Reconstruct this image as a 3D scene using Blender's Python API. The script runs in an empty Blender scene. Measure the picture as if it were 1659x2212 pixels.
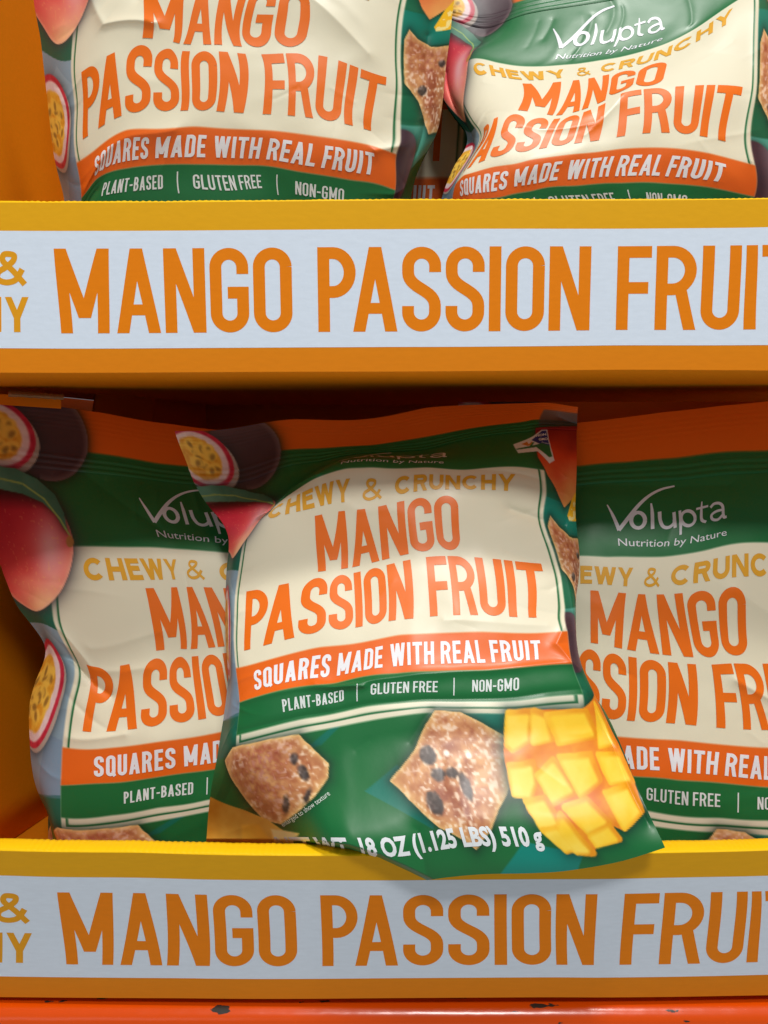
import bpy, math
import numpy as np
from mathutils import Vector
from mathutils.geometry import delaunay_2d_cdt

S = bpy.context.scene
COL = S.collection
R = math.radians

# ------------------------------------------------------------------ camera
CAMZ, PITCH, F = 1.40, 6.0, 1700.0          # focal length in units of a 1659 x 2212 picture
cam_d = bpy.data.cameras.new('camera')
cam = bpy.data.objects.new('camera', cam_d)
COL.objects.link(cam)
cam.location = (0, 0, CAMZ)
cam.rotation_euler = (R(90 - PITCH), 0, 0)
cam_d.sensor_fit = 'VERTICAL'
cam_d.sensor_height = 36.0
cam_d.lens = 36.0 * F / 2212.0
cam_d.clip_start = 0.01
cam_d.clip_end = 100
S.camera = cam

# ------------------------------------------------------------------ world, warehouse ceiling lamps and an added front fill
W = bpy.data.worlds.new('World')
S.world = W
W.use_nodes = True
wn = W.node_tree; bg = wn.nodes['Background']
wt = wn.nodes.new('ShaderNodeTexCoord'); ws = wn.nodes.new('ShaderNodeSeparateXYZ')
wn.links.new(wt.outputs['Generated'], ws.inputs[0])
# pale warehouse floor below, dim hall above it
mr_ = wn.nodes.new('ShaderNodeMapRange'); mr_.inputs['From Min'].default_value = -0.35; mr_.inputs['From Max'].default_value = 0.0
mr_.inputs['To Min'].default_value = 1.0; mr_.inputs['To Max'].default_value = 0.0
wn.links.new(ws.outputs['Z'], mr_.inputs['Value'])
wm = wn.nodes.new('ShaderNodeMix'); wm.data_type = 'RGBA'
wm.inputs[6].default_value = (0.15, 0.16, 0.172, 1); wm.inputs[7].default_value = (0.48, 0.46, 0.42, 1)
wn.links.new(mr_.outputs['Result'], wm.inputs[0]); wn.links.new(wm.outputs[2], bg.inputs[0])
bg.inputs[1].default_value = 1.0

def lamp(name, elev, azim, dist, size, watts, col):
    d = bpy.data.lights.new(name, 'AREA')
    d.shape = 'RECTANGLE'
    d.size, d.size_y = size
    d.energy = watts
    d.color = col
    o = bpy.data.objects.new(name, d)
    COL.objects.link(o)
    tgt = Vector((0.0, 0.52, CAMZ - 0.12))
    e, a = R(elev), R(azim)
    dirv = Vector((math.sin(a) * math.cos(e), -math.cos(a) * math.cos(e), math.sin(e)))
    o.location = tgt + dirv * dist
    o.rotation_euler = (-dirv).to_track_quat('-Z', 'Y').to_euler()
    return o
lamp('ceiling_or_fill_lamp', 52, 10, 6.0, (1.0, 0.6), 168, (1.0, 0.97, 0.93))
lamp('ceiling_or_fill_lamp', 70, 25, 6.0, (0.9, 0.5), 222, (1.0, 0.97, 0.93))
lamp('ceiling_or_fill_lamp', 16, -22, 7.0, (3.0, 1.6), 14, (0.95, 0.98, 1.0))  # added soft fill from low in front, brightens upright faces and the underside

S.view_settings.view_transform = 'Standard'
S.view_settings.look = 'None'
S.view_settings.exposure = 0
S.view_settings.gamma = 1
S.view_settings.use_curve_mapping = False
S.render.engine = 'CYCLES'
S.cycles.max_bounces = 6

# ------------------------------------------------------------------ helpers
def lin(c):
    c = np.asarray(c, float) / 255.0
    return np.where(c <= 0.04045, c / 12.92, ((c + 0.055) / 1.055) ** 2.4)

cp, sp = math.cos(R(PITCH)), math.sin(R(PITCH))
def P(px, py, Y):
    """world point on the line of sight of picture point (px, py) at distance Y into the shelf"""
    px, py, Y = np.broadcast_arrays(np.asarray(px, float), np.asarray(py, float), np.asarray(Y, float))
    a = (px - 829.5) / F
    b = (1106 - py) / F
    dy = cp + b * sp
    dz = -sp + b * cp
    k = Y / dy
    return np.stack([a * k, Y, CAMZ + dz * k], -1)

class TPS:
    def __init__(self, src, dst, lam=0.0):
        src = np.asarray(src, float); dst = np.asarray(dst, float)
        self.c = src.mean(0); self.k = src.std() + 1e-9
        s = (src - self.c) / self.k
        n = len(s)
        K = self.U(np.linalg.norm(s[:, None] - s[None], axis=-1)) + lam * np.eye(n)
        Q = np.hstack([np.ones((n, 1)), s])
        A = np.zeros((n + 3, n + 3)); A[:n, :n] = K; A[:n, n:] = Q; A[n:, :n] = Q.T
        b = np.zeros((n + 3, 2)); b[:n] = dst
        self.w = np.linalg.solve(A, b); self.s = s
    @staticmethod
    def U(r):
        return np.where(r > 1e-9, r * r * np.log(np.maximum(r, 1e-9)), 0.0)
    def __call__(self, p):
        p = np.asarray(p, float); sh = p.shape
        q = ((p.reshape(-1, 2)) - self.c) / self.k
        out = np.empty_like(q)
        for i in range(0, len(q), 40000):
            b = q[i:i + 40000]
            Kb = self.U(np.linalg.norm(b[:, None] - self.s[None], axis=-1))
            out[i:i + 40000] = Kb @ self.w[:-3] + np.hstack([np.ones((len(b), 1)), b]) @ self.w[-3:]
        return out.reshape(sh)

def smooth(a, b, x):
    t = np.clip((x - a) / (b - a), 0, 1)
    return t * t * (3 - 2 * t)

def vnoise(shape, cell, seed):
    """smooth value noise on a grid, cell = lattice size in samples (y, x)"""
    rng = np.random.default_rng(seed)
    cy, cx = cell if isinstance(cell, tuple) else (cell, cell)
    h, w = shape
    L = rng.random((int(h / cy) + 3, int(w / cx) + 3))
    y = np.arange(h) / cy; x = np.arange(w) / cx
    yi = y.astype(int); xi = x.astype(int)
    fy = y - yi; fx = x - xi
    fy = (fy * fy * (3 - 2 * fy))[:, None]; fx = (fx * fx * (3 - 2 * fx))[None]
    a = L[yi][:, xi]; b = L[yi][:, xi + 1]; c = L[yi + 1][:, xi]; d = L[yi + 1][:, xi + 1]
    return (a * (1 - fx) + b * fx) * (1 - fy) + (c * (1 - fx) + d * fx) * fy

def fbm(shape, cell, seed, octs=4):
    t = 0; amp = 1; tot = 0
    for i in range(octs):
        t = t + amp * vnoise(shape, max(cell / 2 ** i, 1.0), seed + i * 17); tot += amp; amp *= 0.55
    return t / tot

# ------------------------------------------------------------------ materials
def mat_print(name, rough=0.38, spec=0.5, bump=0.0, bscale=60.0, coat=0.0, rvar=0.0, grain=0.0):
    m = bpy.data.materials.new(name); m.use_nodes = True
    nt = m.node_tree; b = nt.nodes['Principled BSDF']
    at = nt.nodes.new('ShaderNodeAttribute'); at.attribute_name = 'ink'
    tc = nt.nodes.new('ShaderNodeTexCoord')
    src = at.outputs['Color']
    if grain:
        ng = nt.nodes.new('ShaderNodeTexNoise'); ng.inputs['Scale'].default_value = 420; ng.inputs['Detail'].default_value = 4
        mp = nt.nodes.new('ShaderNodeMapping'); mp.inputs['Scale'].default_value = (0.25, 1, 1)
        nt.links.new(tc.outputs['Object'], mp.inputs['Vector']); nt.links.new(mp.outputs['Vector'], ng.inputs['Vector'])
        mr = nt.nodes.new('ShaderNodeMapRange'); mr.inputs['To Min'].default_value = 1 - grain; mr.inputs['To Max'].default_value = 1 + grain
        nt.links.new(ng.outputs['Fac'], mr.inputs['Value'])
        mx = nt.nodes.new('ShaderNodeMix'); mx.data_type = 'RGBA'; mx.blend_type = 'MULTIPLY'; mx.inputs[0].default_value = 1
        nt.links.new(src, mx.inputs[6]); nt.links.new(mr.outputs['Result'], mx.inputs[7])
        src = mx.outputs[2]
    nt.links.new(src, b.inputs['Base Color'])
    b.inputs['Roughness'].default_value = rough
    b.inputs['Specular IOR Level'].default_value = spec
    b.inputs['Coat Weight'].default_value = coat
    b.inputs['Coat Roughness'].default_value = 0.2
    if bump:
        n = nt.nodes.new('ShaderNodeTexNoise'); n.inputs['Scale'].default_value = bscale; n.inputs['Detail'].default_value = 5
        nt.links.new(tc.outputs['Object'], n.inputs['Vector'])
        bp = nt.nodes.new('ShaderNodeBump'); bp.inputs['Strength'].default_value = bump; bp.inputs['Distance'].default_value = 0.002
        nt.links.new(n.outputs['Fac'], bp.inputs['Height']); nt.links.new(bp.outputs['Normal'], b.inputs['Normal'])
    if rvar:
        n2 = nt.nodes.new('ShaderNodeTexNoise'); n2.inputs['Scale'].default_value = 35
        nt.links.new(tc.outputs['Object'], n2.inputs['Vector'])
        m2 = nt.nodes.new('ShaderNodeMapRange'); m2.inputs['To Min'].default_value = rough - rvar; m2.inputs['To Max'].default_value = rough + rvar
        nt.links.new(n2.outputs['Fac'], m2.inputs['Value']); nt.links.new(m2.outputs['Result'], b.inputs['Roughness'])
    return m

M_FILM = mat_print('printed_film', 0.42, 0.36, 0.06, 90, coat=0.06, rvar=0.08)
M_CARD = mat_print('printed_cardboard', 0.58, 0.16, 0.05, 260, grain=0.055)
M_KRAFT = mat_print('kraft_cardboard', 0.9, 0.2, 0.5, 300, grain=0.2)

def mat_paint():
    m = bpy.data.materials.new('chipped_orange_paint'); m.use_nodes = True
    nt = m.node_tree; b = nt.nodes['Principled BSDF']
    tc = nt.nodes.new('ShaderNodeTexCoord')
    mp = nt.nodes.new('ShaderNodeMapping'); mp.inputs['Scale'].default_value = (0.45, 1, 1)
    nt.links.new(tc.outputs['Object'], mp.inputs['Vector'])
    n = nt.nodes.new('ShaderNodeTexNoise'); n.inputs['Scale'].default_value = 85; n.inputs['Detail'].default_value = 4
    nt.links.new(mp.outputs['Vector'], n.inputs['Vector'])
    r = nt.nodes.new('ShaderNodeValToRGB'); r.color_ramp.elements[0].position = 0.645; r.color_ramp.elements[1].position = 0.66
    nt.links.new(n.outputs['Fac'], r.inputs['Fac'])
    mx = nt.nodes.new('ShaderNodeMix'); mx.data_type = 'RGBA'
    mx.inputs[6].default_value = (*lin((208, 72, 0)), 1); mx.inputs[7].default_value = (0.03, 0.025, 0.02, 1)
    nt.links.new(r.outputs['Color'], mx.inputs[0]); nt.links.new(mx.outputs[2], b.inputs['Base Color'])
    b.inputs['Roughness'].default_value = 0.22
    n2 = nt.nodes.new('ShaderNodeTexNoise'); n2.inputs['Scale'].default_value = 40
    nt.links.new(tc.outputs['Object'], n2.inputs['Vector'])
    bp = nt.nodes.new('ShaderNodeBump'); bp.inputs['Strength'].default_value = 0.12; bp.inputs['Distance'].default_value = 0.004
    nt.links.new(n2.outputs['Fac'], bp.inputs['Height']); nt.links.new(bp.outputs['Normal'], b.inputs['Normal'])
    return m
M_PAINT = mat_paint()

# ------------------------------------------------------------------ objects
def empty(name, loc, label, cat, group=None):
    o = bpy.data.objects.new(name, None); COL.objects.link(o)
    o.location = loc; o.empty_display_size = 0.02
    o['label'] = label; o['category'] = cat
    if group: o['group'] = group
    return o

def mesh_obj(name, pts, faces, cols, mat, parent, normals=None, smooth_=True):
    loc = np.array(parent.location) if parent else np.zeros(3)
    pts = np.asarray(pts, float).reshape(-1, 3) - loc
    me = bpy.data.meshes.new(name)
    if isinstance(faces, np.ndarray):
        nf, k = faces.shape
        me.vertices.add(len(pts)); me.vertices.foreach_set('co', pts.astype(np.float32).ravel())
        me.loops.add(nf * k); me.loops.foreach_set('vertex_index', faces.astype(np.int32).ravel())
        me.polygons.add(nf); me.polygons.foreach_set('loop_start', (np.arange(nf) * k).astype(np.int32))
        me.update(calc_edges=True)
    else:
        me.from_pydata([tuple(p) for p in pts], [], faces)
    if smooth_:
        me.polygons.foreach_set('use_smooth', np.ones(len(me.polygons), dtype=bool))
    cols = np.asarray(cols, float)
    if cols.ndim == 1: cols = np.tile(cols, (len(pts), 1))
    at = me.attributes.new('ink', 'FLOAT_COLOR', 'POINT')
    at.data.foreach_set('color', np.hstack([cols.reshape(-1, 3), np.ones((len(pts), 1))]).astype(np.float32).ravel())
    me.validate()
    if normals is not None:
        me.normals_split_custom_set_from_vertices(normals.reshape(-1, 3).tolist())
    me.materials.append(mat)
    o = bpy.data.objects.new(name, me); COL.objects.link(o)
    if parent: o.parent = parent
    return o

def gridfaces(nv, nu, flip=False):
    i = np.arange(nv * nu).reshape(nv, nu)
    f = np.stack([i[:-1, :-1], i[1:, :-1], i[1:, 1:], i[:-1, 1:]], -1).reshape(-1, 4)
    return f[:, ::-1].copy() if flip else f

def sheet(name, G, cols, mat, parent, normals=None, flip=False):
    nv, nu = G.shape[:2]
    return mesh_obj(name, G.reshape(-1, 3), gridfaces(nv, nu, flip), cols, mat, parent, normals)

# ------------------------------------------------------------------ lettering: a narrow grotesque drawn from strokes
def arc(cx, cy, rx, ry, a0, a1, n=14):
    t = np.radians(np.linspace(a0, a1, n))
    return [(cx + rx * math.cos(q), cy + ry * math.sin(q)) for q in t]

def crom(pts, n=8):
    p = np.asarray(pts, float); p = np.vstack([2 * p[0] - p[1], p, 2 * p[-1] - p[-2]])
    out = []
    for i in range(1, len(p) - 2):
        for t in np.linspace(0, 1, n, endpoint=False):
            a, b, c, d = p[i - 1:i + 3]
            out.append(0.5 * (2 * b + (c - a) * t + (2 * a - 5 * b + 4 * c - d) * t * t + (3 * b - 3 * c + d - a) * t ** 3))
    out.append(p[-2])
    return [tuple(q) for q in out]

def strip(path, s):
    p = [np.asarray(path[0], float)]
    for q in path[1:]:
        if np.linalg.norm(np.asarray(q) - p[-1]) > 1e-4: p.append(np.asarray(q, float))
    p = np.array(p); n = len(p)
    w = np.full(n, s, float) if np.isscalar(s) else np.interp(np.linspace(0, 1, n), np.linspace(0, 1, len(s)), s)
    d = np.diff(p, axis=0); d /= np.linalg.norm(d, axis=1)[:, None]
    nn = np.stack([-d[:, 1], d[:, 0]], 1)
    L, Rr = [], []
    for i in range(n):
        if i == 0: m = nn[0]; k = 1
        elif i == n - 1: m = nn[-1]; k = 1
        else:
            m = nn[i - 1] + nn[i]; m /= np.linalg.norm(m); k = min(1 / max(m @ nn[i], 0.3), 2.0)
        L.append(p[i] + m * k * w[i] / 2); Rr.append(p[i] - m * k * w[i] / 2)
    return [[tuple(L[i]), tuple(Rr[i]), tuple(Rr[i + 1]), tuple(L[i + 1])] for i in range(n - 1)]

def rect(x0, y0, x1, y1): return [[(x0, y0), (x1, y0), (x1, y1), (x0, y1)]]
def dia(xb, xt, b, y0=0, y1=1): return [[(xb, y0), (xb + b, y0), (xt + b, y1), (xt, y1)]]

NARROW = dict(M=.66, A=.535, N=.495, G=.465, O=.465, P=.455, S=.465, I=.14, F=.405, R=.49, U=.46, T=.45, Q=.465, E=.405, D=.465,
              W=.74, H=.48, L=.39, B=.475, C=.46, Y=.52)
WIDE = dict(C=.98, H=.84, E=.70, W=1.28, Y=.92, R=.80, U=.84, N=.88)
WIDE['&'] = .86; NARROW['-'] = .30; NARROW['&'] = .62
def glyph(ch, w, s):
    h = s / 2; L, Rt = h, w - h; rx = (w - s) / 2; ry = min(rx, (1 - s) / 2); yt, yb = 1 - h - ry, h + ry; cx = w / 2
    b = s * 1.04
    wide = s >= .175 and ch == 'C'
    if ch == 'I': return rect(0, 0, s, 1)
    if ch == '-': return rect(0, .38, w, .38 + s)
    if ch == 'L': return rect(0, 0, s, 1) + rect(0, 0, w, s)
    if ch == 'T': return rect(0, 1 - s, w, 1) + rect(cx - h, 0, cx + h, 1)
    if ch == 'F': return rect(0, 0, s, 1) + rect(0, 1 - s, w, 1) + rect(0, .43, w * .92, .43 + s)
    if ch == 'E': return rect(0, 0, s, 1) + rect(0, 1 - s, w, 1) + rect(0, .43, w * .92, .43 + s) + rect(0, 0, w, s)
    if ch == 'H': return rect(0, 0, s, 1) + rect(w - s, 0, w, 1) + rect(0, .5 - h, w, .5 + h)
    if ch == 'N': return rect(0, 0, s, 1) + rect(w - s, 0, w, 1) + dia(w - s * 1.08, 0, s * 1.08)
    if ch == 'M':
        k = w * .055
        return dia(k, 0, s) + dia(w - k - s, w - s, s) + [[(cx - b * .5, .18), (cx + b * .5, .18), (b * .98, 1), (0.0, 1)]] + \
               [[(cx - b * .5, .18), (cx + b * .5, .18), (w, 1), (w - b * .98, 1)]]
    if ch == 'A': return dia(0, cx - b / 2, b) + dia(w - b, cx - b / 2, b) + rect(w * .2, .21, w * .8, .21 + s * .92)
    if ch == 'W':
        q = w * .28
        return dia(q - b * .45, 0, b) + dia(q - b * .45, cx - b / 2, b) + dia(w - q - b * .55, cx - b / 2, b) + dia(w - q - b * .55, w - b, b)
    if ch == 'Y': return dia(cx - b / 2, 0, b, .40, 1) + dia(cx - b / 2, w - b, b, .40, 1) + rect(cx - h, 0, cx + h, .46)
    if ch == 'O': return strip(arc(cx, yt, rx, ry, 0, 180, 20) + arc(cx, yb, rx, ry, 180, 360, 20) + [(Rt, yt)], s)
    if ch == 'Q': return glyph('O', w, s) + [[(cx + .02, .22), (cx + .02 + s * .85, .25), (w + .03, .03), (w - s * .55, -.05)]]
    if ch == 'U': return strip([(L, 1), (L, yb)] + arc(cx, yb, rx, ry, 180, 360, 20) + [(Rt, 1)], s)
    if ch == 'C':
        if wide: return strip(arc(cx, .5, rx, .5 - h, 42, 318, 40), s)
        return strip([(Rt, .68), (Rt, yt)] + arc(cx, yt, rx, ry, 0, 180, 20) + arc(cx, yb, rx, ry, 180, 360, 20) + [(Rt, .32)], s)
    if ch == 'G':
        return strip([(Rt, .69), (Rt, yt)] + arc(cx, yt, rx, ry, 0, 180, 20) + arc(cx, yb, rx, ry, 180, 360, 20) + [(Rt, .54)], s) + \
               rect(cx - .02, .54 - s, w - .001, .54)
    if ch == 'S':
        mid = []
        for t in np.linspace(0, 1, 14):
            mid.append((L * (1 - t) ** 3 + 3 * L * (1 - t) ** 2 * t + 3 * Rt * (1 - t) * t * t + Rt * t ** 3,
                        .70 * (1 - t) ** 3 + 3 * .50 * (1 - t) ** 2 * t + 3 * .50 * (1 - t) * t * t + .30 * t ** 3))
        return strip([(Rt, .70), (Rt, yt)] + arc(cx, yt, rx, ry, 0, 180, 20) + mid + arc(cx, yb, rx, ry, 360, 180, 20) + [(L, .30)], s)
    def bowl(y0, y1, x1):
        r_y = (y1 - y0) / 2; r_x = min(r_y, x1 * .52)
        return strip([(h, y1), (x1 - r_x, y1)] + arc(x1 - r_x, (y0 + y1) / 2, r_x, r_y, 90, -90, 18) + [(h, y0)], s)
    if ch == 'P': return rect(0, 0, s, 1) + bowl(.40 + h, 1 - h, Rt)
    if ch == 'R': return rect(0, 0, s, 1) + bowl(.41 + h, 1 - h, Rt - .01) + dia(w - b, w * .46, b, 0, .47)
    if ch == 'B': return rect(0, 0, s, 1) + bowl(.48 + h - s * .5, 1 - h, Rt - .02) + bowl(h, .48 + h, Rt)
    if ch == 'D':
        r = rx * .98
        return rect(0, 0, s, 1) + strip([(h, 1 - h), (Rt - r, 1 - h)] + arc(Rt - r, 1 - h - r, r, r, 90, 0, 12) + arc(Rt - r, h + r, r, r, 0, -90, 12) + [(h, h)], s)
    if ch == '&':
        return strip(crom([(w * .97, .03), (w * .62, .40), (w * .28, .70), (w * .30, .88), (w * .46, 1 - h), (w * .64, .86), (w * .60, .70),
                           (w * .36, .52), (w * .13, .38), (w * .10, .20), (w * .26, h + .01), (w * .48, h), (w * .70, .18), (w * .90, .47)]), s * .93)
    raise KeyError(ch)

def subdiv(poly, mx):
    out = []
    for a, b in zip(poly, poly[1:] + poly[:1]):
        n = max(1, int(math.ceil(math.dist(a, b) / mx)))
        for i in range(n):
            out.append((a[0] + (b[0] - a[0]) * i / n, a[1] + (b[1] - a[1]) * i / n))
    return out

def union_tris(polys, mx):
    """one flat, overlap-free triangulation of a bundle of polygons with points inside fine enough to bend"""
    vs, fs = [], []
    for p in polys:
        area = sum(a[0] * b[1] - b[0] * a[1] for a, b in zip(p, p[1:] + p[:1]))
        if abs(area) < 1e-9: continue
        if area < 0: p = p[::-1]
        q = subdiv(p, mx); fs.append(list(range(len(vs), len(vs) + len(q)))); vs += q
    arr = np.array(vs); lo, hi = arr.min(0), arr.max(0)
    for x in np.arange(lo[0] + mx * .37, hi[0], mx):
        for y in np.arange(lo[1] + mx * .41, hi[1], mx): vs.append((x, y))
    r = delaunay_2d_cdt([Vector(v) for v in vs], [], fs, 0, 1e-6)
    V = np.array([tuple(v) for v in r[0]])
    T = [f for f, o in zip(r[2], r[5]) if o and len(f) == 3]
    return V, np.array(T, int).reshape(-1, 3)

class Ink:
    """lettering laid out on a flat sheet: vertices (u, v down) and triangles"""
    def __init__(self): self.V = []; self.T = []; self.n = 0
    def add(self, V, T):
        self.V.append(np.asarray(V, float)); self.T.append(np.asarray(T, int) + self.n); self.n += len(V)
    def arrays(self):
        V = np.vstack(self.V); T = np.vstack(self.T)
        a = V[T[:, 1]] - V[T[:, 0]]; b = V[T[:, 2]] - V[T[:, 0]]
        neg = a[:, 0] * b[:, 1] - a[:, 1] * b[:, 0] > 0
        T[neg] = T[neg][:, ::-1]
        used = np.unique(T); m = np.zeros(len(V), int); m[used] = np.arange(len(used))
        return V[used], m[T]

def write(ink, text, u0, u1, vt, vb, widths=NARROW, s=.14, gap=.055, space=.27, mx=7.0, asp=1.0):
    """cap height vt..vb, stroke s (in cap heights); letter widths give way until the words fill u0..u1"""
    Hv = vb - vt; H = Hv * asp; want = (u1 - u0) / H
    def lay(k):
        x = 0; items = []
        for ch in text:
            if ch == ' ': x += space * k; continue
            w = s if ch == 'I' else max(widths[ch] * k, s * 1.6)
            if ch == 'A' and items and items[-1][0] == 'P': x -= gap + .035
            items.append((ch, x, w)); x += w + gap
        return x - gap, items
    lo_, hi_ = .3, 3.0
    for _ in range(40):
        k = (lo_ + hi_) / 2
        if lay(k)[0] < want: lo_ = k
        else: hi_ = k
    for ch, gx, w in lay(k)[1]:
        V, T = union_tris([[((gx + a) * H, c * H) for a, c in p] for p in glyph(ch, w, s)], mx)
        if len(T): ink.add(np.stack([u0 + V[:, 0], vb - V[:, 1] / asp], 1), T)

def bars(ink, rects, mx=7.0):
    for (a, b, c, d) in rects:
        V, T = union_tris([[(a, b), (c, b), (c, d), (a, d)]], mx); ink.add(V, T)

def plain_text(ink, text, p0, p1, size, bold=0.0):
    """small words in the built-in face, set along the line p0 -> p1 (u, v down)"""
    cu = bpy.data.curves.new('setting', 'FONT'); cu.body = text; cu.offset = bold; cu.resolution_u = 3
    ob = bpy.data.objects.new('setting', cu); COL.objects.link(ob)
    dg = bpy.context.evaluated_depsgraph_get()
    me = bpy.data.meshes.new_from_object(ob.evaluated_get(dg))
    n = len(me.vertices); co = np.empty(n * 3); me.vertices.foreach_get('co', co); co = co.reshape(-1, 3)[:, :2]
    me.calc_loop_triangles()
    T = np.array([t.vertices[:] for t in me.loop_triangles], int)
    bpy.data.objects.remove(ob); bpy.data.curves.remove(cu); bpy.data.meshes.remove(me)
    p0, p1 = np.array(p0, float), np.array(p1, float); L = np.linalg.norm(p1 - p0)
    d = (p1 - p0) / L; nrm = np.array([d[1], -d[0]])
    k = L / (co[:, 0].max() - co[:, 0].min()); x = (co[:, 0] - co[:, 0].min()) * k
    y = co[:, 1] * size / 0.70
    # flip triangle order for v-down
    V = p0 + x[:, None] * d + y[:, None] * nrm
    V, T = union_tris([[tuple(V[i]) for i in t] for t in T], max(size * .22, 2.5))
    ink.add(V, T)

# ------------------------------------------------------------------ how each bag lies: print (u 0..1000, v 0..1210 down) -> picture
LM = {}
LM['left_low'] = [  # lower left bag
 (0,0,-70,860),(170,0,132,879),(260,0,225,892),(410,0,376,916),(560,0,505,932),(1000,0,880,990),
 (214,75,182,977),(310,75,277,990),(375,75,339,1002),(440,75,403,1008),
 (190,285,157,1180),(305,285,277,1182),(395,285,370,1186),(525,285,493,1194),
 (210,333,180,1228),(410,310,382,1209),(458,333,414,1229),
 (358,170,299,1073),(385,226,334,1127),(382,245,337,1144),(382,262,337,1158),
 (312,375,316,1271),(312,510,333,1405),(373,510,396,1399),
 (180,527,190,1446),(180,670,178,1583),(385,527,396,1424),(385,670,411,1558),
 (140,710,134,1614),(236,710,240,1615),(328,710,342,1602),(457,710,486,1579),
 (140,795,130,1698),(236,795,240,1692),(327,795,342,1679),(430,795,460,1664),
 (205,730,204,1636),(205,778,204,1677),(373,730,397,1614),(373,778,397,1655),
 (263,820,267,1712),(392,852,417,1716),
 (140,880,131,1763),(237,880,240,1759),(328,880,342,1742),(424,880,452,1725),
 (140,910,130,1797),(160,910,154,1800),(238,910,240,1794),(330,910,342,1775),(424,910,450,1754),
 (140,450,114,1345),(140,515,134,1386),(140,545,163,1426),(140,590,160,1470),(140,630,146,1511),
 (0,285,-8,1195),(0,345,12,1250),(0,400,36,1310),(0,470,70,1352),(0,510,101,1395),(0,540,100,1420),(0,580,75,1470),(0,625,63,1518),(0,700,65,1597),(0,760,68,1648),(0,800,74,1689),(0,850,90,1732),(0,880,103,1750),
 (0,1000,118,1830),(1000,1210,880,1990),(500,1210,490,2010),(0,1210,110,1990),(860,700,770,1520),(860,285,790,1215),(1000,700,860,1500)]
LM['centre_low'] = [  # lower centre bag, sliding out over the rim
 (0,0,377,932),(255,0,632,905),(545,0,922,879),(800,0,1155,871),(1000,0,1248,880),
 (215,75,600,972),(440,75,806,963),(545,75,922,943),(840,75,1149,905),(135,60,512,985),(150,135,555,1052),(188,290,590,1100),(1000,75,1247,912),
 (320,285,678,1032),(397,285,748,1009),(459,285,806,1006),(584,285,922,1008),(670,285,1000,1016),(745,285,1068,1009),(810,285,1126,1008),(860,285,1177,1015),
 (300,118,690,1000),(545,118,915,975),(820,118,1140,935),
 (208,340,573,1112),(790,310,1116,1024),(784,357,1103,1061),(458,333,805,1062),(405,357,751,1086),
 (312,375,683,1116),(312,510,685,1235),(660,390,990,1082),(660,490,993,1172),
 (180,525,531,1280),(180,670,527,1407),(390,525,752,1241),(390,670,757,1358),(535,525,885,1209),(535,670,892,1338),
 (568,525,922,1203),(568,670,931,1331),(820,525,1168,1219),(820,670,1171,1334),
 (140,710,509,1443),(330,710,690,1396),(510,710,864,1369),(685,710,1039,1364),(860,710,1229,1361),
 (140,795,519,1518),(372,795,723,1480),(495,795,853,1457),(681,795,1048,1449),(860,795,1237,1436),
 (205,730,548,1451),(205,778,549,1493),(795,730,1168,1386),(795,778,1168,1424),
 (263,852,612,1537),(392,820,742,1488),(447,852,801,1499),(585,820,946,1473),(655,852,1020,1493),(750,852,1121,1491),
 (140,880,511,1587),(303,880,658,1551),(434,880,788,1525),(560,880,918,1514),(682,880,1048,1516),(800,880,1178,1503),(855,880,1259,1497),
 (140,910,507,1621),(303,910,658,1584),(434,910,788,1560),(560,910,918,1539),(682,910,1048,1540),(800,910,1178,1538),(860,910,1266,1533),
 (140,400,524,1172),(140,540,507,1289),(140,640,504,1380),
 (860,345,1184,1068),(860,410,1171,1120),(860,480,1196,1184),(860,560,1213,1242),(860,640,1225,1318),
 (1000,300,1245,1027),(1000,385,1242,1103),(1000,500,1252,1201),(1000,640,1240,1306),(1000,750,1240,1406),(1000,800,1250,1436),
 (0,75,402,993),(0,118,422,1051),(0,165,447,1090),(0,230,476,1121),(0,300,493,1156),(0,390,494,1197),(0,470,489,1242),(0,545,488,1304),(0,720,494,1460),(0,830,482,1558),(0,920,469,1642),(0,1020,453,1727),(0,1130,446,1818),
 (1000,830,1262,1478),(1000,885,1298,1521),(1000,960,1328,1580),(1000,1030,1355,1643),(1000,1100,1382,1715),(1000,1180,1424,1805),
 (1000,1210,1438,1829),(900,1210,1343,1861),(810,1210,1253,1877),(710,1210,1164,1885),(600,1210,1048,1888),(500,1210,950,1897),(350,1210,800,1905),(200,1210,650,1895),(0,1210,438,1885),
 (318,1150,755,1846),(430,1150,869,1849),(715,1150,1149,1828)]
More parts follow.
